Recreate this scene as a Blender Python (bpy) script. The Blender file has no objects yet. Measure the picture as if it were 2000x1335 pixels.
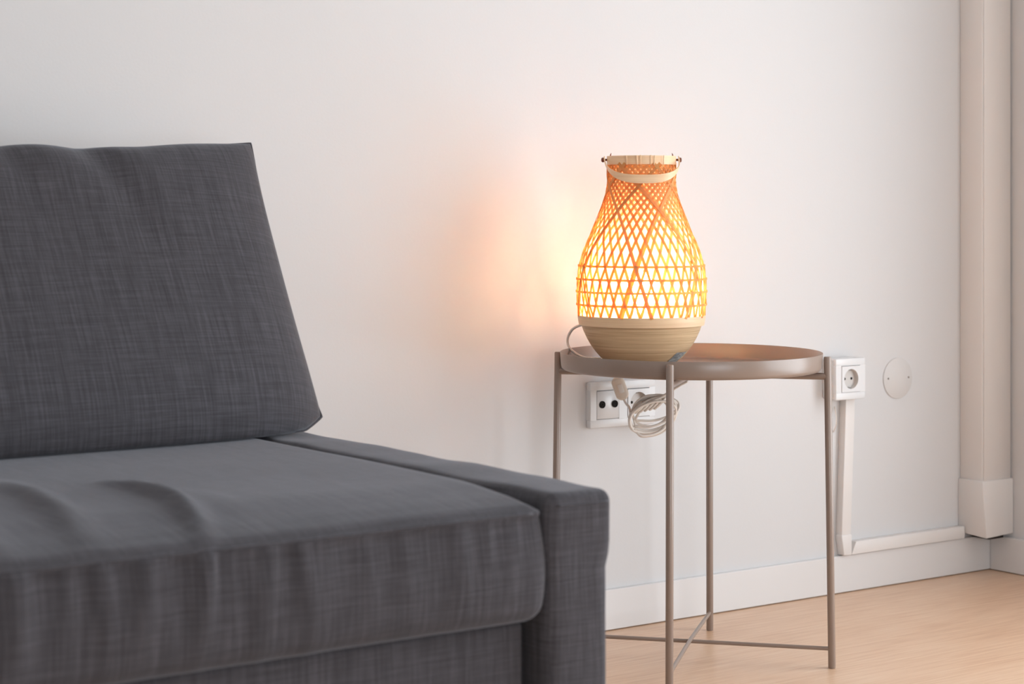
import bpy, bmesh, math, random
from mathutils import Vector, Matrix, noise
random.seed(7)
PI = math.pi
scene = bpy.context.scene
COL = scene.collection

# ------------------------------------------------------------------ camera
YAW = math.atan2(1, 1.3916)
FWD = Vector((math.sin(YAW), math.cos(YAW), 0)); RGT = Vector((math.cos(YAW), -math.sin(YAW), 0))
cam_d = bpy.data.cameras.new('camera'); cam = bpy.data.objects.new('camera', cam_d); COL.objects.link(cam)
cam.location = (-3.2363, -2.7626, 0.7645)
cam.rotation_euler = (PI / 2, 0, -YAW)
cam_d.sensor_width = 36; cam_d.lens = 36 * 3795 / 2000
cam_d.shift_y = -(667.5 - 409.5) / 2000
cam_d.clip_start = 0.05
cam_d.dof.use_dof = True; cam_d.dof.focus_distance = 3.2; cam_d.dof.aperture_fstop = 6.3
scene.camera = cam

# ------------------------------------------------------------------ world, window light, exposure
world = bpy.data.worlds.new('overcast_sky'); scene.world = world; world.use_nodes = True
bg = world.node_tree.nodes['Background']
bg.inputs[0].default_value = (0.875, 0.945, 1.0, 1); bg.inputs[1].default_value = 6.2
WIN_Y0, WIN_Y1, WIN_Z0, WIN_Z1 = -2.75, -0.70, 0.04, 1.85       # balcony door opening in the right wall
W2_X0, W2_X1, W2_Z0, W2_Z1, W2_Y = -3.5, -1.6, 0.1, 1.75, -4.6      # unseen window added in the near wall, behind the camera, for fill light
def portal(name, loc, rot, sx, sy):
    d = bpy.data.lights.new(name, 'AREA'); d.shape = 'RECTANGLE'; d.size = sx; d.size_y = sy
    d.cycles.is_portal = True
    o = bpy.data.objects.new(name, d); COL.objects.link(o); o.location = loc; o.rotation_euler = rot
portal('window_portal', (0.10, (WIN_Y0 + WIN_Y1) / 2, (WIN_Z0 + WIN_Z1) / 2), (0, PI / 2, 0), WIN_Z1 - WIN_Z0, WIN_Y1 - WIN_Y0)
portal('fill_window_portal', ((W2_X0 + W2_X1) / 2, W2_Y - 0.1, (W2_Z0 + W2_Z1) / 2), (PI / 2, 0, 0), W2_X1 - W2_X0, W2_Z1 - W2_Z0)
vs = scene.view_settings
vs.view_transform = 'Standard'; vs.look = 'None'; vs.exposure = -0.01; vs.gamma = 1.0; vs.use_curve_mapping = False
scene.display_settings.display_device = 'sRGB'

# ------------------------------------------------------------------ helpers
def lin(r, g, b):
    f = lambda c: (c / 255 / 12.92) if c / 255 <= 0.04045 else ((c / 255 + 0.055) / 1.055) ** 2.4
    return (f(r), f(g), f(b), 1)

def new_mat(name, color, rough=0.5, spec=0.5):
    m = bpy.data.materials.new(name); m.use_nodes = True
    b = m.node_tree.nodes['Principled BSDF']
    b.inputs['Base Color'].default_value = color; b.inputs['Roughness'].default_value = rough
    b.inputs['Specular IOR Level'].default_value = spec
    return m, m.node_tree, b

def node(nt, typ, **kw):
    n = nt.nodes.new(typ)
    for k, v in kw.items():
        if k in n.inputs: n.inputs[k].default_value = v
        else: setattr(n, k, v)
    return n

def stretched_noise(nt, coord, scale, nscale=1.0, detail=2.0, rough=0.5):
    mp = node(nt, 'ShaderNodeMapping'); mp.inputs['Scale'].default_value = scale
    nt.links.new(coord, mp.inputs['Vector'])
    n = node(nt, 'ShaderNodeTexNoise'); n.inputs['Scale'].default_value = nscale
    n.inputs['Detail'].default_value = detail; n.inputs['Roughness'].default_value = rough
    nt.links.new(mp.outputs[0], n.inputs['Vector'])
    return n.outputs['Fac']

def math_n(nt, op, a, b):
    n = node(nt, 'ShaderNodeMath', operation=op)
    for i, x in enumerate((a, b)):
        if isinstance(x, (int, float)): n.inputs[i].default_value = x
        else: nt.links.new(x, n.inputs[i])
    return n.outputs[0]

def ramp(nt, fac, stops):
    n = node(nt, 'ShaderNodeValToRGB'); cr = n.color_ramp
    while len(cr.elements) < len(stops): cr.elements.new(0.5)
    for e, (p, c) in zip(cr.elements, stops): e.position = p; e.color = c
    nt.links.new(fac, n.inputs[0]); return n.outputs[0]

def bump(nt, bsdf, h, strength, dist):
    n = node(nt, 'ShaderNodeBump'); n.inputs['Strength'].default_value = strength; n.inputs['Distance'].default_value = dist
    nt.links.new(h, n.inputs['Height']); nt.links.new(n.outputs[0], bsdf.inputs['Normal'])

def link_mesh(name, me, mat=None, parent=None, smooth=True):
    if mat is not None and not me.materials: me.materials.append(mat)
    if smooth:
        for p in me.polygons: p.use_smooth = True
    o = bpy.data.objects.new(name, me); COL.objects.link(o)
    if parent is not None: o.parent = parent
    return o

def obj(name, bm, mat, parent=None, smooth=True, sharp=None):
    me = bpy.data.meshes.new(name)
    bmesh.ops.recalc_face_normals(bm, faces=bm.faces[:])
    if sharp is not None:
        for e in bm.edges:
            if len(e.link_faces) == 2 and e.calc_face_angle(0) > sharp: e.smooth = False
    bm.to_mesh(me); bm.free()
    return link_mesh(name, me, mat, parent, smooth)

def tag(o, label, cat, kind=None, group=None):
    o['label'] = label; o['category'] = cat
    if kind: o['kind'] = kind
    if group: o['group'] = group
    return o

def empty(name, loc, label, cat, group=None):
    o = bpy.data.objects.new(name, None); COL.objects.link(o); o.location = loc
    o.empty_display_size = 0.05
    return tag(o, label, cat, group=group)

def add_box(bm, lo, hi, bevel=0.0, seg=2):
    b2 = bmesh.new(); bmesh.ops.create_cube(b2, size=1)
    for v in b2.verts:
        v.co = Vector([lo[i] + (v.co[i] + 0.5) * (hi[i] - lo[i]) for i in range(3)])
    if bevel > 0:
        bmesh.ops.bevel(b2, geom=b2.edges[:], offset=bevel, segments=seg, profile=0.5, affect='EDGES')
    me = bpy.data.meshes.new('tmp'); b2.to_mesh(me); b2.free(); bm.from_mesh(me); bpy.data.meshes.remove(me)
    return bm

def box(lo, hi, bevel=0.0, seg=2): return add_box(bmesh.new(), lo, hi, bevel, seg)

def add_tube(bm, pts, rad, seg=10, cap=True, closed=False):
    pts = [Vector(p) for p in pts]; n = len(pts)
    rads = rad if isinstance(rad, (list, tuple)) else [rad] * n
    tang = []
    for i in range(n):
        if closed: t = pts[(i + 1) % n] - pts[i - 1]
        else: t = pts[min(i + 1, n - 1)] - pts[max(i - 1, 0)]
        tang.append(t.normalized())
    up = Vector((0, 0, 1)) if abs(tang[0].z) < 0.9 else Vector((1, 0, 0))
    nrm = (up - tang[0] * up.dot(tang[0])).normalized(); rings = []
    for i in range(n):
        nrm = (nrm - tang[i] * nrm.dot(tang[i])).normalized(); bn = tang[i].cross(nrm)
        rings.append([bm.verts.new(pts[i] + (nrm * math.cos(2 * PI * k / seg) + bn * math.sin(2 * PI * k / seg)) * rads[i]) for k in range(seg)])
    for i in range(n if closed else n - 1):
        a, b = rings[i], rings[(i + 1) % n]
        for k in range(seg): bm.faces.new((a[k], a[(k + 1) % seg], b[(k + 1) % seg], b[k]))
    if cap and not closed: bm.faces.new(rings[0][::-1]); bm.faces.new(rings[-1])
    return bm

def tube(pts, rad, seg=10, **k): return add_tube(bmesh.new(), pts, rad, seg, **k)

def smooth_path(pts, n=8):
    P = [Vector(p) for p in pts]; P = [2 * P[0] - P[1]] + P + [2 * P[-1] - P[-2]]; out = []
    for i in range(1, len(P) - 2):
        a, b, c, d = P[i - 1], P[i], P[i + 1], P[i + 2]
        for k in range(n):
            t = k / n
            out.append(0.5 * ((2 * b) + (c - a) * t + (2 * a - 5 * b + 4 * c - d) * t * t + (3 * b - a - 3 * c + d) * t ** 3))
    out.append(P[-2]); return out

def lathe(prof, seg=64, close=True):
    bm = bmesh.new(); rings = []
    for r, z in prof:
        if r < 1e-6: rings.append([bm.verts.new((0, 0, z))])
        else: rings.append([bm.verts.new((r * math.cos(2 * PI * k / seg), r * math.sin(2 * PI * k / seg), z)) for k in range(seg)])
    pairs = list(zip(rings, rings[1:]))
    if close: pairs.append((rings[-1], rings[0]))
    for a, b in pairs:
        if len(a) == 1 and len(b) == 1: continue
        for k in range(seg):
            k2 = (k + 1) % seg
            if len(a) == 1: bm.faces.new((a[0], b[k], b[k2]))
            elif len(b) == 1: bm.faces.new((a[k], a[k2], b[0]))
            else: bm.faces.new((a[k], a[k2], b[k2], b[k]))
    return bm

def sstep(a, b, x):
    t = max(0.0, min(1.0, (x - a) / (b - a))); return t * t * (3 - 2 * t)

def axis_samples(half, r, step):
    e = [-half + r * (1 - math.cos(PI / 2 * k / 5)) for k in range(5)]
    n = max(2, int(2 * (half - r) / step)); inner = [-half + r + 2 * (half - r) * k / n for k in range(n + 1)]
    return e + inner + [-x for x in reversed(e)]

def round_box(half, r, step, warp=None):
    """closed rounded box (dense grid) centred on the origin, box-projected UVs taken before warping"""
    bm = bmesh.new(); S = [axis_samples(h, r, step) for h in half]; cache = {}
    raw = bm.verts.layers.float_vector.new('raw')
    def vert(i, j, k):
        key = (i, j, k)
        if key not in cache:
            q = Vector((S[0][i], S[1][j], S[2][k]))
            inn = Vector([max(-(half[a] - r), min(half[a] - r, q[a])) for a in range(3)])
            d = q - inn
            p = inn + d.normalized() * r if d.length > 1e-9 else q
            v = bm.verts.new(p); v[raw] = p; cache[key] = v
        return cache[key]
    N = [len(s) - 1 for s in S]
    for ax in range(3):
        b, c = (ax + 1) % 3, (ax + 2) % 3
        for side in (0, N[ax]):
            for i in range(N[b]):
                for j in range(N[c]):
                    vs_ = []
                    for di, dj in ((0, 0), (1, 0), (1, 1), (0, 1)):
                        idx = [0, 0, 0]; idx[ax] = side; idx[b] = i + di; idx[c] = j + dj; vs_.append(vert(*idx))
                    bm.faces.new(vs_)
    bmesh.ops.recalc_face_normals(bm, faces=bm.faces[:])
    finish_uv(bm, raw)
    if warp:
        for v in bm.verts: v.co = warp(v.co.copy())
    bm.verts.layers.float_vector.remove(raw)
    return bm

def finish_uv(bm, raw=None):
    uv = bm.loops.layers.uv.new('fabric'); bm.normal_update()
    for f in bm.faces:
        n = f.normal; ax = max(range(3), key=lambda i: abs(n[i]))
        for l in f.loops:
            p = l.vert[raw] if raw is not None else l.vert.co
            l[uv].uv = ((p.x, p.z), (p.y, p.z), (p.x, p.y))[{1: 0, 0: 1, 2: 2}[ax]]

# ------------------------------------------------------------------ materials
def m_plaster(name, col, amp=0.02):
    m, nt, b = new_mat(name, col, 0.75, 0.25)
    tc = node(nt, 'ShaderNodeTexCoord')
    f = stretched_noise(nt, tc.outputs['Object'], (1, 1, 1), 220, 3)
    bump(nt, b, f, 0.06, 0.002)
    return m
M_WALL = m_plaster('white_wall_paint', lin(212, 210, 210))
M_CEIL = m_plaster('ceiling_paint', lin(240, 240, 238))
M_BASE, _, _ = new_mat('white_baseboard_lacquer', lin(221, 218, 217), 0.38, 0.4)
M_PLAST, _, _ = new_mat('white_plastic', lin(224, 224, 225), 0.28, 0.5)
M_TRUNK, _, _ = new_mat('off_white_plastic', lin(226, 221, 218), 0.45, 0.4)
M_COVER, _, _ = new_mat('cream_plastic', lin(212, 208, 206), 0.5, 0.3)
M_SOCK, _, _ = new_mat('socket_well_plastic', lin(205, 200, 196), 0.35, 0.5)
M_DARK, _, _ = new_mat('dark_hole', lin(28, 24, 22), 0.6, 0.3)
M_STEEL, _, _ = new_mat('screw_steel', lin(150, 146, 142), 0.35, 0.5)
M_STEEL.node_tree.nodes['Principled BSDF'].inputs['Metallic'].default_value = 0.8
M_METAL, nt, b = new_mat('taupe_powder_coat', lin(144, 126, 115), 0.30, 0.6)
tc = node(nt, 'ShaderNodeTexCoord'); bump(nt, b, stretched_noise(nt, tc.outputs['Object'], (1, 1, 1), 900, 2), 0.05, 0.0005)
M_CORD, _, _ = new_mat('white_cord', lin(232, 224, 216), 0.4, 0.4)
M_SWITCH, _, _ = new_mat('ivory_switch', lin(228, 212, 196), 0.4, 0.4)
M_PEG, _, _ = new_mat('brown_peg', lin(120, 70, 50), 0.5, 0.4)
M_TAGP, nt, b = new_mat('silver_sticker', lin(170, 178, 184), 0.35, 0.5)
tc = node(nt, 'ShaderNodeTexCoord')
f = stretched_noise(nt, tc.outputs['Object'], (90, 90, 500), 1.0, 2)
nt.links.new(ramp(nt, f, [(0.42, lin(178, 182, 184)), (0.6, lin(226, 228, 228))]), b.inputs['Base Color'])

# laminate floor: grain runs along the back wall
M_FLOOR, nt, b = new_mat('oak_laminate', lin(206, 168, 138), 0.34, 0.45)
tc = node(nt, 'ShaderNodeTexCoord')
g1 = stretched_noise(nt, tc.outputs['Object'], (7, 130, 1), 1.0, 5, 0.6)
g2 = stretched_noise(nt, tc.outputs['Object'], (9, 330, 1), 1.0, 3, 0.6)
g3 = stretched_noise(nt, tc.outputs['Object'], (1.4, 5, 1), 1.0, 2)
mix = math_n(nt, 'ADD', math_n(nt, 'ADD', math_n(nt, 'MULTIPLY', g1, 0.45), math_n(nt, 'MULTIPLY', g2, 0.25)), math_n(nt, 'MULTIPLY', g3, 0.3))
nt.links.new(ramp(nt, mix, [(0.34, lin(204, 160, 127)), (0.5, lin(222, 184, 153)), (0.64, lin(232, 200, 172))]), b.inputs['Base Color'])
bump(nt, b, g2, 0.05, 0.0006)

# slubbed grey upholstery, threads along both UV directions
def m_fabric(name, dark, mid, light):
    m, nt, b = new_mat(name, mid, 0.92, 0.12)
    uv = node(nt, 'ShaderNodeUVMap'); uv.uv_map = 'fabric'; c = uv.outputs[0]
    w1 = stretched_noise(nt, c, (300, 13, 1), 1.0, 3, 0.6)
    w2 = stretched_noise(nt, c, (15, 380, 1), 1.0, 3, 0.6)
    w3 = stretched_noise(nt, c, (100, 7, 1), 1.0, 2, 0.5)
    w4 = stretched_noise(nt, c, (7, 130, 1), 1.0, 2, 0.5)
    a = math_n(nt, 'ADD', math_n(nt, 'MULTIPLY', w1, 0.42), math_n(nt, 'MULTIPLY', w2, 0.34))
    a = math_n(nt, 'ADD', a, math_n(nt, 'ADD', math_n(nt, 'MULTIPLY', w3, 0.14), math_n(nt, 'MULTIPLY', w4, 0.10)))
    nt.links.new(ramp(nt, a, [(0.34, dark), (0.5, mid), (0.66, light)]), b.inputs['Base Color'])
    t1 = stretched_noise(nt, c, (900, 30, 1), 1.0, 1); t2 = stretched_noise(nt, c, (30, 900, 1), 1.0, 1)
    bump(nt, b, math_n(nt, 'ADD', t1, t2), 0.25, 0.0012)
    b.inputs['Sheen Weight'].default_value = 0.25; b.inputs['Sheen Roughness'].default_value = 0.4
    b.inputs['Sheen Tint'].default_value = (0.9, 0.92, 1, 1)
    return m
M_FAB = m_fabric('dark_grey_upholstery', lin(58, 56, 59), lin(72, 70, 74), lin(89, 87, 92))

# bamboo
def m_bamboo(name, c0, c1, scale, rough=0.5):
    m, nt, b = new_mat(name, c1, rough, 0.4)
    tc = node(nt, 'ShaderNodeTexCoord')
    f = stretched_noise(nt, tc.outputs['Object'], scale, 1.0, 4, 0.6)
    nt.links.new(ramp(nt, f, [(0.35, c0), (0.65, c1)]), b.inputs['Base Color'])
    bump(nt, b, f, 0.15, 0.0008)
    return m
M_BOWL = m_bamboo('coiled_bamboo', lin(204, 168, 128), lin(232, 202, 162), (7, 7, 420), 0.45)
M_BAND = m_bamboo('bamboo_band', lin(236, 198, 158), lin(245, 211, 172), (10, 10, 300), 0.42)
M_STRIP = bpy.data.materials.new('bamboo_strip'); M_STRIP.use_nodes = True
nt = M_STRIP.node_tree; nt.nodes.remove(nt.nodes['Principled BSDF'])
oi = node(nt, 'ShaderNodeObjectInfo')
dcol = ramp(nt, oi.outputs['Random'], [(0.0, lin(222, 172, 112)), (1.0, lin(242, 204, 146))])
tcol = ramp(nt, oi.outputs['Random'], [(0.0, lin(236, 160, 76)), (1.0, lin(255, 214, 130))])
dn = node(nt, 'ShaderNodeBsdfDiffuse'); tn = node(nt, 'ShaderNodeBsdfTranslucent'); mx = node(nt, 'ShaderNodeMixShader')
mx.inputs[0].default_value = 0.47
nt.links.new(dcol, dn.inputs[0]); nt.links.new(tcol, tn.inputs[0]); nt.links.new(dn.outputs[0], mx.inputs[1]); nt.links.new(tn.outputs[0], mx.inputs[2])
nt.links.new(mx.outputs[0], nt.nodes['Material Output'].inputs[0])
M_LINER = bpy.data.materials.new('added_translucent_liner'); M_LINER.use_nodes = True  # for the added diffuser that evens out the lamp glow
nt = M_LINER.node_tree; nt.nodes.remove(nt.nodes['Principled BSDF'])
tn = node(nt, 'ShaderNodeBsdfTranslucent'); tn.inputs[0].default_value = lin(255, 246, 230)
tp = node(nt, 'ShaderNodeBsdfTransparent'); mx = node(nt, 'ShaderNodeMixShader'); mx.inputs[0].default_value = 0.60
nt.links.new(tn.outputs[0], mx.inputs[1]); nt.links.new(tp.outputs[0], mx.inputs[2]); nt.links.new(mx.outputs[0], nt.nodes['Material Output'].inputs[0])
M_BULB = bpy.data.materials.new('glowing_bulb'); M_BULB.use_nodes = True
nt = M_BULB.node_tree; nt.nodes.remove(nt.nodes['Principled BSDF'])
em = node(nt, 'ShaderNodeEmission'); em.inputs[0].default_value = (1.0, 0.68, 0.37, 1); em.inputs[1].default_value = 128.0
nt.links.new(em.outputs[0], nt.nodes['Material Output'].inputs[0])

# ------------------------------------------------------------------ room
WY, WX = 0.010, 0.010          # plaster planes of the back and right wall
XL, YF, H, T = -5.2, -4.6, 2.6, 0.15
def structure(name, bm, mat, label, cat, smooth=False):
    return tag(obj(name, bm, mat, None, smooth), label, cat, 'structure')
structure('floor', box((XL - T, YF - T, -0.10), (WX + T, WY + T, 0)), M_FLOOR, 'light oak laminate floor with fine grain', 'floor')
structure('ceiling', box((XL - T, YF - T, H), (WX + T, WY + T, H + 0.1)), M_CEIL, 'white ceiling above the room, out of view', 'ceiling')
structure('wall_back', box((XL - T, WY, 0), (WX + T, WY + T, H)), M_WALL, 'plain white painted wall behind sofa and side table', 'wall')
structure('wall_left', box((XL - T, YF, 0), (XL, WY, H)), M_WALL, 'white wall beyond the left end of the sofa', 'wall')
bm = box((XL - T, YF - T, 0), (W2_X0, YF, H)); add_box(bm, (W2_X1, YF - T, 0), (WX + T, YF, H))
add_box(bm, (W2_X0, YF - T, W2_Z1), (W2_X1, YF, H)); add_box(bm, (W2_X0, YF - T, 0), (W2_X1, YF, W2_Z0))
structure('wall_front', bm, M_WALL, 'white wall on the near side of the room', 'wall')
bm = bmesh.new()
for x in (W2_X0, (W2_X0 + W2_X1) / 2 - 0.03, W2_X1 - 0.05): add_box(bm, (x, YF - 0.08, W2_Z0), (x + 0.05, YF - 0.03, W2_Z1))
for z in (W2_Z0, W2_Z1 - 0.05): add_box(bm, (W2_X0, YF - 0.08, z), (W2_X1, YF - 0.03, z + 0.05))
structure('fill_window', bm, M_BASE, 'unseen white framed window added in the near wall for fill light', 'window')
bm = box((WX, WIN_Y1, 0), (WX + T, WY, H)); add_box(bm, (WX, YF, 0), (WX + T, WIN_Y0, H))
add_box(bm, (WX, WIN_Y0, WIN_Z1), (WX + T, WIN_Y1, H)); add_box(bm, (WX, WIN_Y0, 0), (WX + T, WIN_Y1, WIN_Z0))
structure('wall_right', bm, M_WALL, 'white side wall at the right edge, past the corner trunking', 'wall')
bm = bmesh.new(); fw = 0.05
for y in (WIN_Y0, (WIN_Y0 + WIN_Y1) / 2 - fw / 2, WIN_Y1 - fw): add_box(bm, (0.04, y, WIN_Z0), (0.09, y + fw, WIN_Z1))
for z in (WIN_Z0, WIN_Z1 - fw): add_box(bm, (0.04, WIN_Y0, z), (0.09, WIN_Y1, z + fw))
structure('window_1', bm, M_BASE, 'white framed balcony window in the side wall', 'window')
BH = 0.0745
structure('baseboard_back', box((XL, 0.0, 0.0015), (WX, WY, BH), 0.0012, 1), M_BASE, 'white baseboard along the long wall behind the side table', 'baseboard')
structure('baseboard_right', box((0.0, WIN_Y1, 0.0015), (WX, -0.0005, BH), 0.0012, 1), M_BASE, 'short white baseboard along the side wall at right', 'baseboard')

# ------------------------------------------------------------------ corner trunking
t = empty('corner_trunking', (-0.04, -0.02, 0.088), 'wide white plastic cable trunking running up the room corner', 'trunking')
def at0(o, root): o.matrix_parent_inverse = Matrix.Translation(-root.location); return o
bm = box((-0.083, -0.051, 0.19), (0.0065, WY, H), 0.0025, 2)
at0(obj('duct', bm, M_TRUNK, t, True, 0.6), t)
at0(obj('duct_lid', box((-0.080, -0.0535, 0.198), (0.0035, -0.0512, H - 0.002), 0.001, 1), M_TRUNK, t, True, 0.6), t)
bm = box((-0.0885, -0.0565, 0.0865), (0.0085, WY, 0.2005), 0.002, 2)
for v in bm.verts:
    k = sstep(0.19, 0.0865, v.co.z)
    if v.co.x < -0.04 and v.co.y < -0.03: v.co.x += 0.012 * k; v.co.z -= 0.006 * k
    if v.co.x < -0.04 and v.co.y > -0.03: v.co.z += 0.002 * k
    if v.co.x > -0.04: v.co.z -= 0.002 * k
at0(obj('end_coupling', bm, M_TRUNK, t, True, 0.6), t)
at0(obj('open_end_shade', box((-0.055, -0.045, 0.0752), (-0.010, 0.0, 0.0845)), M_DARK, t), t)  # dark block standing in for the shade in the gap below the coupling

# ------------------------------------------------------------------ small cable trunking and sockets on the back wall
t = empty('cable_trunking', (-0.43, 0.0, 0.0745), 'slim white cable trunking dropping from the single socket to the baseboard', 'trunking')
bm = box((-0.4375, -0.008, 0.105), (-0.4115, WY, 0.388), 0.002, 2)
for v in bm.verts: v.co.x += -0.012 * sstep(0.39, 0.10, v.co.z)
at0(obj('vertical_channel', bm, M_TRUNK, t, True, 0.6), t)
bm = box((-0.4505, -0.0095, 0.0755), (-0.4215, WY, 0.118), 0.003, 2)
for v in bm.verts:
    if v.co.z < 0.09 and v.co.x < -0.44: v.co.x += 0.006; v.co.z += 0.001
at0(obj('elbow', bm, M_TRUNK, t, True, 0.6), t)
bm = box((-0.4210, -0.008, 0.0762), (-0.0872, WY, 0.1015), 0.0015, 2)
for v in bm.verts:
    if v.co.x < -0.4 and v.co.z > 0.09: v.co.x += 0.012
at0(obj('horizontal_channel', bm, M_TRUNK, t, True, 0.6), t)
at0(obj('wire_loop', tube(smooth_path([(-0.452, WY - 0.001, 0.372), (-0.458, -0.001, 0.355), (-0.459, -0.002, 0.338), (-0.455, WY - 0.001, 0.322)]), 0.001, 6), M_CORD, t), t)

def disc_bm(cx, z, y0, y1, r, seg=40):
    b = lathe([(0, y0), (r, y0), (r, y1), (0, y1)], seg, close=False)
    bmesh.ops.transform(b, matrix=Matrix.Translation((cx, 0, z)) @ Matrix.Rotation(PI / 2, 4, 'X'), verts=b.verts[:])
    return b       # axis along -Y: local z -> -y
def schuko(parent, cx, cz, yf, half=0.0255):
    """a 51 mm module with a recessed round well; yf = front plane (negative y)"""
    bm = bmesh.new(); r = 0.0195; seg = 48
    outer, inner, back = [], [], []
    for k in range(seg):
        a = 2 * PI * k / seg; c, s = math.cos(a), math.sin(a); q = half / max(abs(c), abs(s))
        outer.append(bm.verts.new((cx + q * c, yf, cz + q * s))); inner.append(bm.verts.new((cx + r * c, yf, cz + r * s)))
    ob = [bm.verts.new((v.co.x, yf + 0.004, v.co.z)) for v in outer]
    for k in range(seg):
        k2 = (k + 1) % seg
        bm.faces.new((outer[k], outer[k2], inner[k2], inner[k])); bm.faces.new((outer[k], ob[k], ob[k2], outer[k2]))
    mod = at0(obj('socket_insert', bm, M_PLAST, parent, True, 0.5), parent)
    bm = bmesh.new(); d = 0.0098
    a_ = [bm.verts.new((cx + r * math.cos(2 * PI * k / seg), yf, cz + r * math.sin(2 * PI * k / seg))) for k in range(seg)]
    b_ = [bm.verts.new((v.co.x, yf + d, v.co.z)) for v in a_]
    for k in range(seg): bm.faces.new((a_[k], b_[k], b_[(k + 1) % seg], a_[(k + 1) % seg]))
    bm.faces.new(b_)
    w = obj('socket_well', bm, M_SOCK, mod, True, 0.5)
    for sx in (-1, 1): obj('pin_hole', disc_bm(cx + sx * 0.0095, cz, -(yf + d - 0.0002), -(yf + d - 0.0008), 0.0026, 16), M_DARK, mod)
    for sz in (-1, 1): obj('earth_clip', box((cx - 0.0025, yf + 0.003, cz + sz * 0.0178 - 0.0012), (cx + 0.0025, yf + d - 0.0003, cz + sz * 0.0178 + 0.0012), 0.0004, 1), M_STEEL, mod)
def frame_bm(lo, hi, holes, y0, y1, bev):
    """plate with square holes, built from bars so that the inserts sit inside"""
    b = bmesh.new(); xs = [lo[0]] + [x for h in holes for x in h] + [hi[0]]; zi = (lo[1] + hi[1]) / 2; hh = 0.0256
    add_box(b, (lo[0], y0, lo[1]), (hi[0], y1, zi - hh), bev, 2); add_box(b, (lo[0], y0, zi + hh), (hi[0], y1, hi[1]), bev, 2)
    for i in range(0, len(xs), 2): add_box(b, (xs[i], y0, zi - hh - 0.002), (xs[i + 1], y1, zi + hh + 0.002), min(bev, 0.0008), 1)
    return b

# single surface-mounted socket
cx, cz = -0.4475, 0.4300
t = empty('wall_socket', (cx, WY, cz - 0.041), 'white single power socket box standing proud of the wall, above slim trunking', 'socket')
at0(obj('back_box', box((cx - 0.039, -0.022, cz - 0.040), (cx + 0.039, WY, cz + 0.040), 0.004, 3), M_PLAST, t, True, 0.7), t)
at0(obj('frame', frame_bm((cx - 0.041, cz - 0.041), (cx + 0.041, cz + 0.041), [(cx - 0.0256, cx + 0.0256)], -0.031, -0.0221, 0.003), M_PLAST, t, True, 0.7), t)
schuko(t, cx, cz, -0.0325)
# double plate: aerial sockets and power socket
cx0, cx1, cz = -1.080, -0.928, 0.4115
t = empty('socket_plate', ((cx0 + cx1) / 2, WY, cz - 0.0415), 'white double wall plate with two black aerial jacks, behind the table legs', 'socket')
m0, m1 = (-1.0655, -1.0145), (-0.9935, -0.9425)
m0 = (cx0 + 0.0145, cx0 + 0.0657); m1 = (cx1 - 0.0657, cx1 - 0.0145)
at0(obj('frame', frame_bm((cx0, cz - 0.0415), (cx1, cz + 0.0415), [m0, m1], -0.004, WY, 0.003), M_PLAST, t, True, 0.7), t)
ins = at0(obj('aerial_insert', box((m0[0] + 0.0003, -0.0050, cz - 0.0252), (m0[1] - 0.0003, WY, cz + 0.0252), 0.0007, 1), M_PLAST, t), t)
for x in (-0.0145, 0.0145):
    c = (m0[0] + m0[1]) / 2 + x
    obj('aerial_jack', lathe([(0, 0.0052), (0.0019, 0.0052), (0.0019, 0.0066), (0.0036, 0.0066), (0.0036, 0.0052), (0.0056, 0.0052), (0.0056, 0.0072), (0.0066, 0.0072), (0.0066, 0.0048), (0, 0.0048)], 28, False), M_DARK, ins).matrix_local = Matrix.Translation((c, 0, cz + 0.001)) @ Matrix.Rotation(PI / 2, 4, 'X')
schuko(t, (m1[0] + m1[1]) / 2, cz, -0.0052, 0.0253)
# round blank cover
cx, cz = -0.272, 0.4200
t = empty('junction_cover', (cx, WY, cz - 0.042), 'round flat cream cover plate with two small screws beside the single socket', 'cover plate')
at0(obj('cover_disc', lathe([(0, 0), (0.042, 0), (0.042, 0.0022), (0.0405, 0.0034), (0, 0.0038)], 64, False), M_COVER, t, True, 0.7), t).matrix_local = Matrix.Translation((0, 0, 0.042)) @ Matrix.Rotation(PI / 2, 4, 'X')
for sx in (-1, 1):
    s = obj('screw', lathe([(0, 0), (0.0022, 0), (0.0018, 0.0012), (0, 0.0015)], 14, False), M_STEEL, t)
    s.matrix_local = Matrix.Translation((sx * 0.0295, -0.0036, 0.0425)) @ Matrix.Rotation(PI / 2, 4, 'X')

# ------------------------------------------------------------------ side table
TC = Vector((-1.064, -0.260, 0)); ZT = 0.5195
t = empty('side_table', TC, 'small round taupe metal tray table with four thin legs', 'side table')
tops = [Vector((-1.214, -0.085, 0)), Vector((-0.887, -0.107, 0)), Vector((-1.241, -0.414, 0)), Vector((-0.915, -0.435, 0))]
tops = [p - TC for p in tops]
def leg_at(p, z): return p + p.normalized() * (0.0075 * (1 - z / ZT)) + Vector((0, 0, z))
for p in tops:
    pts = [leg_at(p, z) for z in (0.0, 0.0015, ZT - 0.0015, ZT)]
    obj('leg', tube(pts, [0.0055, 0.0063, 0.0063, 0.0052], 20), M_METAL, t, True, 0.9)
for i, j, dz in ((0, 3, 0.0), (1, 2, 0.0)):
    z = 0.4865
    obj('upper_crossbar', tube([leg_at(tops[i], z), leg_at(tops[j], z)], 0.0058, 14), M_METAL, t, True, 0.9)
    z = 0.0325 + (0.0 if i == 0 else 0.0045)
    obj('lower_crossbar', tube([leg_at(tops[i], 0.0325), (leg_at(tops[i], 0.0325) + leg_at(tops[j], 0.0325)) / 2 + Vector((0, 0, 0.0 if i == 0 else 0.004)), leg_at(tops[j], 0.0325)], 0.0034, 12), M_METAL, t, True, 0.9)
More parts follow.
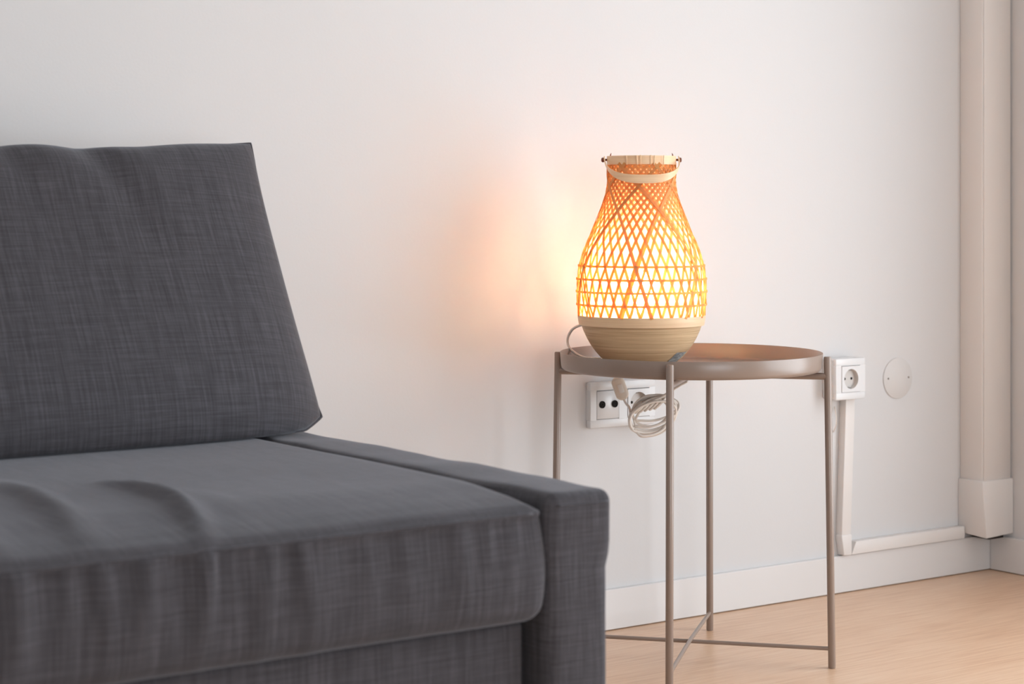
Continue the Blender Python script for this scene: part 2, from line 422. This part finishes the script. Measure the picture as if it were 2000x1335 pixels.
prof = [(0, 0.4935), (0.2125, 0.4935), (0.2163, 0.4943), (0.2188, 0.4964), (0.2202, 0.4998), (0.2222, 0.5228), (0.2217, 0.5235), (0.2211, 0.5228), (0.2190, 0.5004), (0.2177, 0.4976), (0.2155, 0.4960), (0.2125, 0.4953), (0, 0.4953)]
obj('tray', lathe(prof, 128, False), M_METAL, t, True, 1.2)
ZF = 0.4953

# ------------------------------------------------------------------ lamp
LC = Vector((-1.132, -0.211, ZF))
K = 3.3 / 3795
def zv(v): return 0.7645 - (v - 409.5) * K - ZF       # heights above the tray floor
lamp = empty('table_lamp', LC, 'lit lantern lamp of woven bamboo strips with a bamboo bowl base', 'lamp')
ang = math.atan2(FWD.y, FWD.x)                          # lamp local frame: x = camera right, y = away
lamp.rotation_euler = (0, 0, -YAW)
prof_px = [(321, 65.5), (340, 65.5), (360, 66.5), (380, 70), (400, 75.5), (420, 83), (440, 91.5), (460, 101), (480, 110), (500, 117), (516, 121.5), (530, 124), (545, 125.5), (575, 126), (600, 124.8), (624, 122.5)]
PZ = [(zv(v), p * K) for v, p in prof_px][::-1]          # ascending z
def rad(z):
    if z <= PZ[0][0]: return PZ[0][1]
    for (z0, r0), (z1, r1) in zip(PZ, PZ[1:]):
        if z <= z1:
            u = (z - z0) / (z1 - z0); return r0 + (r1 - r0) * u
    return PZ[-1][1]
def rad_s(z): return (rad(z - 0.008) + 2 * rad(z) + rad(z + 0.008)) / 4
NS = 38; SEG = 110; z0, z1 = zv(617), zv(319.5)
k0 = math.radians(20) / (135 * K) * (124 * K) ** 2.7
tw = [0.0]; zs = [z0 + (z1 - z0) * i / SEG for i in range(SEG + 1)]
for i in range(SEG): tw.append(tw[-1] + k0 / rad_s((zs[i] + zs[i + 1]) / 2) ** 2.7 * (zs[i + 1] - zs[i]))
def strip_mesh(name, sgn, width, off, amp):
    bm = bmesh.new(); rows = []
    C_, N_ = [], []
    for z, T in zip(zs, tw):
        r = rad_s(z) + off + sgn * amp * math.cos(NS * T); a = sgn * T
        C_.append(Vector((r * math.cos(a), r * math.sin(a), z)))
        dr = (rad_s(z + 0.004) - rad_s(z - 0.004)) / 0.008
        N_.append(Vector((math.cos(a), math.sin(a), -dr)).normalized())
    for i in range(SEG + 1):
        tg = (C_[min(i + 1, SEG)] - C_[max(i - 1, 0)]).normalized(); n = N_[i]; s = tg.cross(n).normalized(); n = s.cross(tg).normalized()
        h = 0.00035; w = width / 2
        rows.append([bm.verts.new(C_[i] + s * a * w + n * b * h) for a, b in ((-1, -1), (1, -1), (1, 1), (-1, 1))])
    for a, b in zip(rows, rows[1:]):
        for k in range(4): bm.faces.new((a[k], a[(k + 1) % 4], b[(k + 1) % 4], b[k]))
    bm.faces.new(rows[0]); bm.faces.new(rows[-1])
    bmesh.ops.recalc_face_normals(bm, faces=bm.faces[:])
    me = bpy.data.meshes.new(name); bm.to_mesh(me); bm.free(); me.materials.append(M_STRIP); return me
for sgn in (1, -1):
    me = strip_mesh('bamboo_strip', sgn, 0.0043, 0.0, 0.0007)
    for k in range(NS):
        o = bpy.data.objects.new('bamboo_strip', me); COL.objects.link(o); o.parent = lamp; o.rotation_euler = (0, 0, 2 * PI * k / NS)
# a few wider strips laid over the weave
wide = {1: strip_mesh('overlay_strip', 1, 0.0052, 0.0014, 0.0), -1: strip_mesh('overlay_strip', -1, 0.0052, 0.0019, 0.0)}
for sgn in (1, -1):
    for k in range(6):
        o = bpy.data.objects.new('overlay_strip', wide[sgn]); COL.objects.link(o); o.parent = lamp
        o.rotation_euler = (0, 0, 2 * PI * k / 6 + (0.15 if sgn > 0 else 0.62))
# thin diffuser sheet added inside the weave so its gaps glow evenly white
lz = [zv(622) + (zv(330) - zv(622)) * i / 40 for i in range(41)]
obj('added_liner', lathe([(rad_s(z) - 0.0045, z) for z in lz], 72, False), M_LINER, lamp)
def hoop(r0, za, zb, th, seg=96):
    ra, rb = (r0, r0) if not isinstance(r0, tuple) else r0
    return lathe([(ra, za), (ra + th, za), (rb + th, zb), (rb, zb)], seg)
for v in (518, 543.5, 568, 593):
    z = zv(v); obj('weaving_hoop', hoop(rad_s(z) + 0.0013, z - 0.0018, z + 0.0018, 0.0009), M_STRIP, lamp, True, 0.6)
obj('top_ring', hoop(0.0555, zv(322), zv(305), 0.0032, 96), M_BAND, lamp, True, 0.6)
for i, dx in enumerate((-0.011, -0.0055, 0.0, 0.006, 0.0115, 0.017)):      # cane lashing round the ring joint
    a = -PI / 2 + dx / 0.058
    bm = box((-0.0012, -0.0006, zv(322.6)), (0.0012, 0.0004, zv(304.4)), 0.0003, 1)
    o = obj('ring_lashing', bm, M_BAND, lamp); o.matrix_local = Matrix.Translation((0.0590 * math.cos(a), 0.0590 * math.sin(a), 0)) @ Matrix.Rotation(a + PI / 2, 4, 'Z') @ Matrix.Rotation(0.05 * (i % 3 - 1), 4, 'Y')
# lower band and bowl
ob = obj('lower_band', lathe([(0.1025, zv(633.5)), (0.1062, zv(633.5)), (0.1083, zv(620)), (0.1085, zv(614.5)), (0.1060, zv(614.5)), (0.1020, zv(631))], 128), M_BAND, lamp, True, 0.6)
bp = [(632, 118.2), (645, 113.5), (660, 106.5), (672, 99.5), (684, 91), (695, 81.5), (703, 73), (710, 64)]
outer = [(p * K, zv(v)) for v, p in bp] + [(0.050, 0.0008), (0.046, 0.0)]
inner = [(0.0, 0.004), (0.044, 0.004)] + [(p * K - 0.004, zv(v) + 0.001) for v, p in reversed(bp)]
bowl = obj('bowl', lathe([(0, 0)] + outer[::-1] + inner[::-1], 128, False), M_BOWL, lamp, True, 0.9)
bm = bmesh.new(); rows = []
for i in range(7):                                      # sticker bent round the bowl
    a = -PI / 2 + 0.60 + 0.42 * (i / 6); row = []
    for j in range(5):
        z = 0.0075 + 0.0235 * j / 4
        lo = [(r, zz) for r, zz in outer]; r = 0.05
        for (ra, za), (rb, zb) in zip(lo, lo[1:]):
            if zb <= z <= za: r = rb + (ra - rb) * (z - zb) / (za - zb)
        a2 = a + 0.16 * j / 4
        row.append(bm.verts.new(((r + 0.0012) * math.cos(a2), (r + 0.0012) * math.sin(a2), z)))
    rows.append(row)
for a, b in zip(rows, rows[1:]):
    for j in range(4): bm.faces.new((a[j], a[j + 1], b[j + 1], b[j]))
bmesh.ops.solidify(bm, geom=bm.faces[:], thickness=0.0006)
obj('sticker', bm, M_TAGP, lamp, True, 0.7)
# handle: a flat bent strip hinged on two pegs, hanging over the front
bm = bmesh.new(); rows = []; n = 40; zp = zv(311)
for i in range(n + 1):
    tt = PI * i / n; c, s = math.cos(tt), math.sin(tt)
    sx = math.copysign(abs(c) ** 0.72, c); sy = s ** 0.75
    p = Vector((-0.0632 * sx, -0.0735 * sy, zp + 0.004 - 0.0385 * sy))
    half = 0.0072 - 0.0012 * (1 - s) ; nrm = Vector((-sx, -sy * 0.95, 0)).normalized()
    up = Vector((0, 0.0, 1)) * half * sy + Vector((0, -1, -0.3)).normalized() * half * (1 - sy)
    if i > n / 2: pass
    rows.append([bm.verts.new(p + nrm * a + up * b) for a, b in ((-0.001, -1), (0.001, -1), (0.001, 1), (-0.001, 1))])
for a, b in zip(rows, rows[1:]):
    for k in range(4): bm.faces.new((a[k], a[(k + 1) % 4], b[(k + 1) % 4], b[k]))
bm.faces.new(rows[0]); bm.faces.new(rows[-1])
obj('handle', bm, M_BAND, lamp, True, 0.7)
for s in (-1, 1):
    bm = lathe([(0, -0.010), (0.0019, -0.010), (0.0019, 0.0015), (0.0036, 0.0022), (0.0042, 0.0045), (0.0034, 0.0068), (0, 0.0076)], 20, False)
    o = obj('handle_peg', bm, M_PEG, lamp); o.matrix_local = Matrix.Translation((s * 0.0610, 0.0, zp - 0.001)) @ Matrix.Rotation(s * PI / 2, 4, 'Y')
    bm = tube([(s * 0.0530, -0.004, zv(306)), (s * 0.0525, -0.004, zv(302)), (s * 0.0515, -0.004, zv(299))], [0.0012, 0.001, 0.0004], 8)
    obj('tie_end', bm, M_PEG, lamp)
# lampholder and glowing bulb
obj('lampholder', lathe([(0, 0.004), (0.026, 0.004), (0.026, 0.010), (0.017, 0.014), (0.017, 0.065), (0.020, 0.068), (0.020, 0.096), (0.0, 0.096)], 32, False), M_PLAST, lamp, True, 0.6)
bprof = [(0.0, 0.0965), (0.0125, 0.0965), (0.0135, 0.106)] + [(0.025 * math.cos(a), 0.139 + 0.025 * math.sin(a)) for a in [math.radians(x) for x in (-58, -38, -18, 0, 20, 40, 60, 76)]] + [(0, 0.1645)]
obj('bulb', lathe(bprof, 20, False), M_BULB, lamp)

# ------------------------------------------------------------------ lamp cord (child of the lamp, world coordinates converted)
LM = Matrix.Translation(LC) @ Matrix.Rotation(-YAW, 4, 'Z'); LI = LM.inverted()
CAMP = Vector(cam.location)
def px(u, v, D): return CAMP + FWD * D + RGT * ((u - 1000) / 3795 * D) + Vector((0, 0, (409.5 - v) / 3795 * D))
def lpts(ws): return [LI @ Vector(w) for w in ws]
rimp = px(1207, 690, 3.49); rimp.z = 0.5275
path = [px(1152, 634, 3.33), px(1136, 634, 3.36), px(1118, 643, 3.38), px(1108.5, 662, 3.39), px(1114, 681, 3.39), px(1138, 697, 3.385), px(1165, 700, 3.37), px(1190, 702, 3.40), px(1203, 700, 3.45), rimp + Vector((-0.002, -0.008, -0.003)), rimp, rimp + Vector((0.003, 0.008, -0.006)), px(1203, 722, 3.505), px(1205, 738, 3.50)]
obj('cord', tube(smooth_path(lpts(path), 10), 0.0024, 10), M_CORD, lamp)
# rocker switch hanging on the cord
a, b_ = px(1203.5, 736, 3.50), px(1219, 780, 3.49); d = (b_ - a)
bm = bmesh.new()
bm = round_box((0.0118, 0.0085, d.length / 2), 0.0075, 0.006)
for v in bm.verts:
    k = 1 - 0.25 * sstep(-0.6, -1.0, v.co.z / (d.length / 2)) - 0.25 * sstep(0.6, 1.0, v.co.z / (d.length / 2)); v.co.x *= k
sw = obj('cord_switch', bm, M_SWITCH, lamp)
zax = -d.normalized(); xax = (RGT - zax * RGT.dot(zax)).normalized(); yax = zax.cross(xax)
rot = Matrix((xax, yax, zax)).transposed().to_4x4()
sw.matrix_local = LI @ Matrix.Translation((a + b_) / 2) @ rot
obj('rocker', box((-0.0045, -0.0105, -0.010), (0.0045, -0.0082, 0.006), 0.001, 2), M_CORD, sw)
# tied coil of spare cord
ctr = (1275, 808); loops = []
pts = [px(1219, 780, 3.49), px(1223, 788, 3.485), px(1230, 798, 3.475)]
spec = [(47, 26, -18, 0, 4), (50, 30, -26, 2, 2), (44, 33, -32, -3, 6), (51, 24, -20, 3, -2), (40, 35, -38, -6, 4), (49, 37, -30, 0, 3), (36, 30, -15, -4, -6), (46, 22, -12, 4, -10)]
for li, (ax, ay, tilt, ox, oy) in enumerate(spec):
    for k in range(14):
        th = PI * 0.98 + 2 * PI * k / 14
        x = ax * math.cos(th); y = ay * math.sin(th); tr = math.radians(tilt)
        u = ctr[0] + ox + x * math.cos(tr) - y * math.sin(tr); v = ctr[1] + oy + x * math.sin(tr) + y * math.cos(tr)
        pts.append(px(u, v, 3.46 + 0.012 * math.sin(th + li) + 0.004 * (li - 4)))
pts += [px(1262, 790, 3.44), px(1290, 776, 3.44), px(1312, 762, 3.43), px(1328, 752, 3.40), px(1342, 744.5, 3.36)]
obj('cord_coil', tube(smooth_path(lpts(pts), 5), 0.0022, 8), M_CORD, lamp)
wrap = []                                               # turns wound across the coil
for k in range(6 * 12 + 1):
    th = 2 * PI * k / 12; s = k / 72
    c = px(1240 + 56 * s, 797 - 12 * s, 3.455)
    wrap.append(c + Vector((0, 0, 1)) * 0.0105 * math.cos(th) - FWD * 0.014 * math.sin(th) + RGT * 0.012 * math.cos(th))
obj('cord_wrap', tube(smooth_path(lpts(wrap), 2), 0.0022, 8), M_CORD, lamp)

# ------------------------------------------------------------------ sofa
sofa = empty('sofa', (-2.98, -0.53, 0), 'dark grey fabric sofa with low flat arm and thick seat', 'sofa')
def ridge(d, w): return math.exp(-(d / w) ** 2)
def nz(x, y, z, s): return noise.noise(Vector((x * s, y * s, z * s)))
def sofa_part(name, lo, hi, r, step, warp, parent=sofa):
    lo, hi = Vector(lo), Vector(hi); c = (lo + hi) / 2; half = (hi - lo) / 2
    w = (lambda p: warp(p + c)) if warp else (lambda p: p + c)
    o = obj(name, round_box(half, r, step, w), M_FAB, None); o.parent = sofa; o.matrix_parent_inverse = Matrix.Translation(-sofa.location)
    return o
SX1 = -1.8575
def arm_warp(p):
    k = sstep(0.05, 0.45, p.z)
    p.x += 0.0035 * nz(p.x * 2, p.y, p.z, 7) * (1 if p.z < 0.445 else 0.3)
    p.y += 0.004 * nz(p.x, 5, p.z, 9)
    p.z += 0.0025 * nz(p.x, p.y, 3, 11) * k
    if p.x > -1.9 and p.z < 0.385: p.x -= 0.006 * sstep(0.385, 0.36, p.z)
    return p
arm = sofa_part('arm', (-1.954, -1.046, 0.03), (SX1, -0.012, 0.4505), 0.016, 0.014, arm_warp)
def seamline(name, pts, parent, r=0.0013, closed=False):
    o = obj(name, tube(pts, r, 6, closed=closed), M_FAB, parent); return o
def seam_uv(o):
    uvl = o.data.uv_layers.new(name='fabric')
    for l in o.data.loops:
        co = o.data.vertices[l.vertex_index].co; uvl.data[l.index].uv = (co.x, co.y + co.z)
s = seamline('seam', [arm_warp(Vector((-1.942 + 0.075 * i / 12, -1.0458, 0.4365))) for i in range(13)], arm); seam_uv(s)
arm2 = sofa_part('arm', (-4.106, -1.046, 0.03), (-4.006, -0.012, 0.4505), 0.016, 0.03, None)
sofa_part('base', (-4.004, -1.018, 0.03), (-1.966, -0.10, 0.309), 0.008, 0.03, None)
sofa_part('back_frame', (-4.004, -0.10, 0.03), (-1.956, -0.012, 0.66), 0.02, 0.03, None)
for x in (-4.04, -1.92):
    for y in (-0.98, -0.08): 
        o = obj('foot', lathe([(0, 0), (0.02, 0), (0.022, 0.032), (0, 0.032)], 20, False), M_DARK, sofa); o.matrix_local = Matrix.Translation(Vector((x, y, 0)) - sofa.location)
FOLDS = [([(-2.318, -0.690), (-2.305, -0.76), (-2.312, -0.86), (-2.345, -0.98), (-2.372, -1.045)], 0.0085, 0.0115),
         ([(-2.42, -0.62), (-2.425, -0.75), (-2.452, -0.90), (-2.485, -1.02)], 0.008, 0.019),
         ([(-2.58, -0.70), (-2.56, -0.85), (-2.575, -1.03)], 0.008, 0.022),
         ([(-2.275, -0.80), (-2.27, -0.88), (-2.285, -0.96)], 0.001, 0.018)]
def pdist(x, y, poly):
    best = (9, 0); L = len(poly) - 1
    for i in range(L):
        ax, ay = poly[i]; bx, by = poly[i + 1]; dx, dy = bx - ax, by - ay
        t_ = max(0, min(1, ((x - ax) * dx + (y - ay) * dy) / (dx * dx + dy * dy)))
        d_ = math.hypot(x - ax - dx * t_, y - ay - dy * t_)
        if d_ < best[0]: best = (d_, (i + t_) / L)
    return best
PUCK = [(-2.563, 0.012, 0.012), (-2.512, 0.005, 0.008), (-2.479, 0.008, 0.009), (-2.434, 0.009, 0.010), (-2.4155, 0.004, 0.006), (-2.369, 0.011, 0.008), (-2.345, 0.004, 0.006), (-2.322, 0.004, 0.006), (-2.298, 0.007, 0.009), (-2.2655, 0.006, 0.007), (-2.24, 0.003, 0.010), (-2.19, 0.003, 0.008), (-2.14, 0.003, 0.010), (-2.07, 0.004, 0.009), (-2.035, 0.003, 0.006), (-2.005, 0.003, 0.006)]
SY0 = -1.047
def seat_warp(p):
    x, y, z = p
    tk = sstep(0.425, 0.452, z)
    if z > 0.40:                                        # top: soft roll towards the front seam
        e = sstep(0.16, 0.0, y - SY0)
        p.z -= 0.010 * e * tk
        for poly, A, w in FOLDS:
            d_, s_ = pdist(x, y, poly)
            if d_ < 3 * w: p.z += tk * 1.45 * A * ridge(d_, w) * math.sin(PI * min(1, max(0, 0.06 + 0.9 * s_))) ** 0.8
        p.z += tk * 0.0018 * nz(x, y, 0, 5) * sstep(0.0, 0.1, -1.96 - x + 0.05)
    fr = sstep(0.06, 0.0, y - SY0)
    if fr > 0:                                          # front: puckers below the seam, slight belly
        h = (0.437 - z) / 0.125; h = max(0, min(1, h))
        s_ = sstep(0.0, 0.10, h) * (1 - 0.85 * sstep(0.25, 1.0, h))
        for px_, A, w in PUCK:
            drift = px_ + 0.012 * h * math.sin(px_ * 91)
            p.y -= fr * 1.4 * A * s_ * ridge(x - drift, w * (1 + 0.7 * h))
        p.y += fr * 0.008 * s_
        p.y -= fr * (0.008 * math.sin(PI * h) + 0.004 * nz(x, 1, z, 8))
        p.z -= fr * 0.004 * (1 - h) * tk
    if x > -2.0: p.x += 0.008 * sstep(-2.0, -1.95, x) * math.sin(PI * max(0, min(1, (0.45 - z) / 0.14))) * sstep(-0.9, -1.04, y)
    return p
seat = sofa_part('seat_cushion', (-4.002, SY0, 0.3105), (-1.957, -0.105, 0.4530), 0.020, 0.0085, seat_warp)
n = 90
s = seamline('seam', [seat_warp(Vector((-1.976 - 0.75 * i / n, SY0 + 0.0005, 0.4370))) + Vector((0, 0.0002, 0)) for i in range(n + 1)], seat, 0.0014); seam_uv(s)
for ch in (x for x in bpy.data.objects if x.name.startswith('seam')): ch.matrix_parent_inverse = Matrix.Identity(4)

# ------------------------------------------------------------------ loose back cushion
cw, ch_ = 0.40, 0.2235
CC = Vector((-2.25, (-0.371 - 0.164) / 2, (0.472 + 0.868) / 2)); til = math.atan2(0.207, 0.396)
UP = Vector((0, math.sin(til), math.cos(til))); NF = Vector((0, -math.cos(til), math.sin(til)))
bm = bmesh.new(); NU, NW = 110, 70; grid = {}
uvmap = {}
CF = [([(0.10, 0.225), (0.135, 0.15), (0.165, 0.06), (0.18, -0.02)], -0.010, 0.022), ([(-0.02, 0.22), (0.0, 0.16), (0.03, 0.08)], -0.010, 0.020), ([(0.155, 0.215), (0.20, 0.12), (0.22, 0.02)], 0.006, 0.035), ([(0.04, 0.22), (0.07, 0.14), (0.10, 0.04)], 0.007, 0.03)]
def cushion_pt(i, j, side):
    u = math.sin((i / NU - 0.5) * PI) * 0.5 + (i / NU - 0.5); w = math.sin((j / NW - 0.5) * PI) * 0.5 + (j / NW - 0.5)
    au, aw = abs(u), abs(w)
    x = u * cw; y = w * ch_
    x -= math.copysign(0.006 * (1 - aw ** 2.0) * 0 - 0.010 * (1 - aw ** 4) * au ** 4, u)
    rc = (au * max(w, 0)) ** 10; x -= math.copysign(0.004 * rc, u); y -= 0.005 * rc
    low = sstep(-0.2, -1.0, w)
    y -= 0.055 * low * (1 - au ** 5)
    y -= 0.024 * sstep(0.4, 1.0, w) * (1 - au ** 4) * (0.9 + 0.4 * nz(x, 0, 4, 5))
    prof_ = max(0.0, (1 - au ** 5)) ** 0.5 * max(0.0, (1 - aw ** 6)) ** 0.5
    th = (0.052 + 0.026 * sstep(0.6, -0.9, w)) * prof_ if side > 0 else -0.055 * prof_
    if side > 0:
        th += prof_ * 0.004 * nz(x, y, 2, 7)
        for poly, A, wd in CF:
            d_, s_ = pdist(x, y, poly)
            if d_ < 3 * wd: th += prof_ ** 0.5 * A * ridge(d_, wd) * (1 - 0.95 * s_)
    p = CC + Vector((x, 0, 0)) + UP * y + NF * th
    if p.z < 0.4555: p.z = 0.4555 + 0.02 * (p.z - 0.4555)
    return p, (x, y)
for side in (1, -1):
    for i in range(NU + 1):
        for j in range(NW + 1):
            edge = i in (0, NU) or j in (0, NW)
            if edge and side < 0: continue
            p, uvc = cushion_pt(i, j, side); v = bm.verts.new(p); grid[(i, j, side)] = v; uvmap[v] = uvc
            if edge: grid[(i, j, -1)] = v
for side in (1, -1):
    for i in range(NU):
        for j in range(NW):
            bm.faces.new([grid[(i + a, j + b, side)] for a, b in ((0, 0), (1, 0), (1, 1), (0, 1))])
uvl = bm.loops.layers.uv.new('fabric')
for f_ in bm.faces:
    for l in f_.loops: l[uvl].uv = uvmap[l.vert]
edge_pts = [grid[(i, 0, 1)].co.copy() for i in range(NU)] + [grid[(NU, j, 1)].co.copy() for j in range(NW)] + [grid[(NU - i, NW, 1)].co.copy() for i in range(NU)] + [grid[(0, NW - j, 1)].co.copy() for j in range(NW)]
cush = empty('back_cushion', (-2.25, -0.40, 0.4555), 'large loose dark grey back cushion leaning upright on the sofa', 'cushion')
at0(obj('cover', bm, M_FAB, cush), cush)
o = at0(obj('edge_seam', tube(edge_pts, 0.0022, 6, closed=True), M_FAB, cush), cush); seam_uv(o)
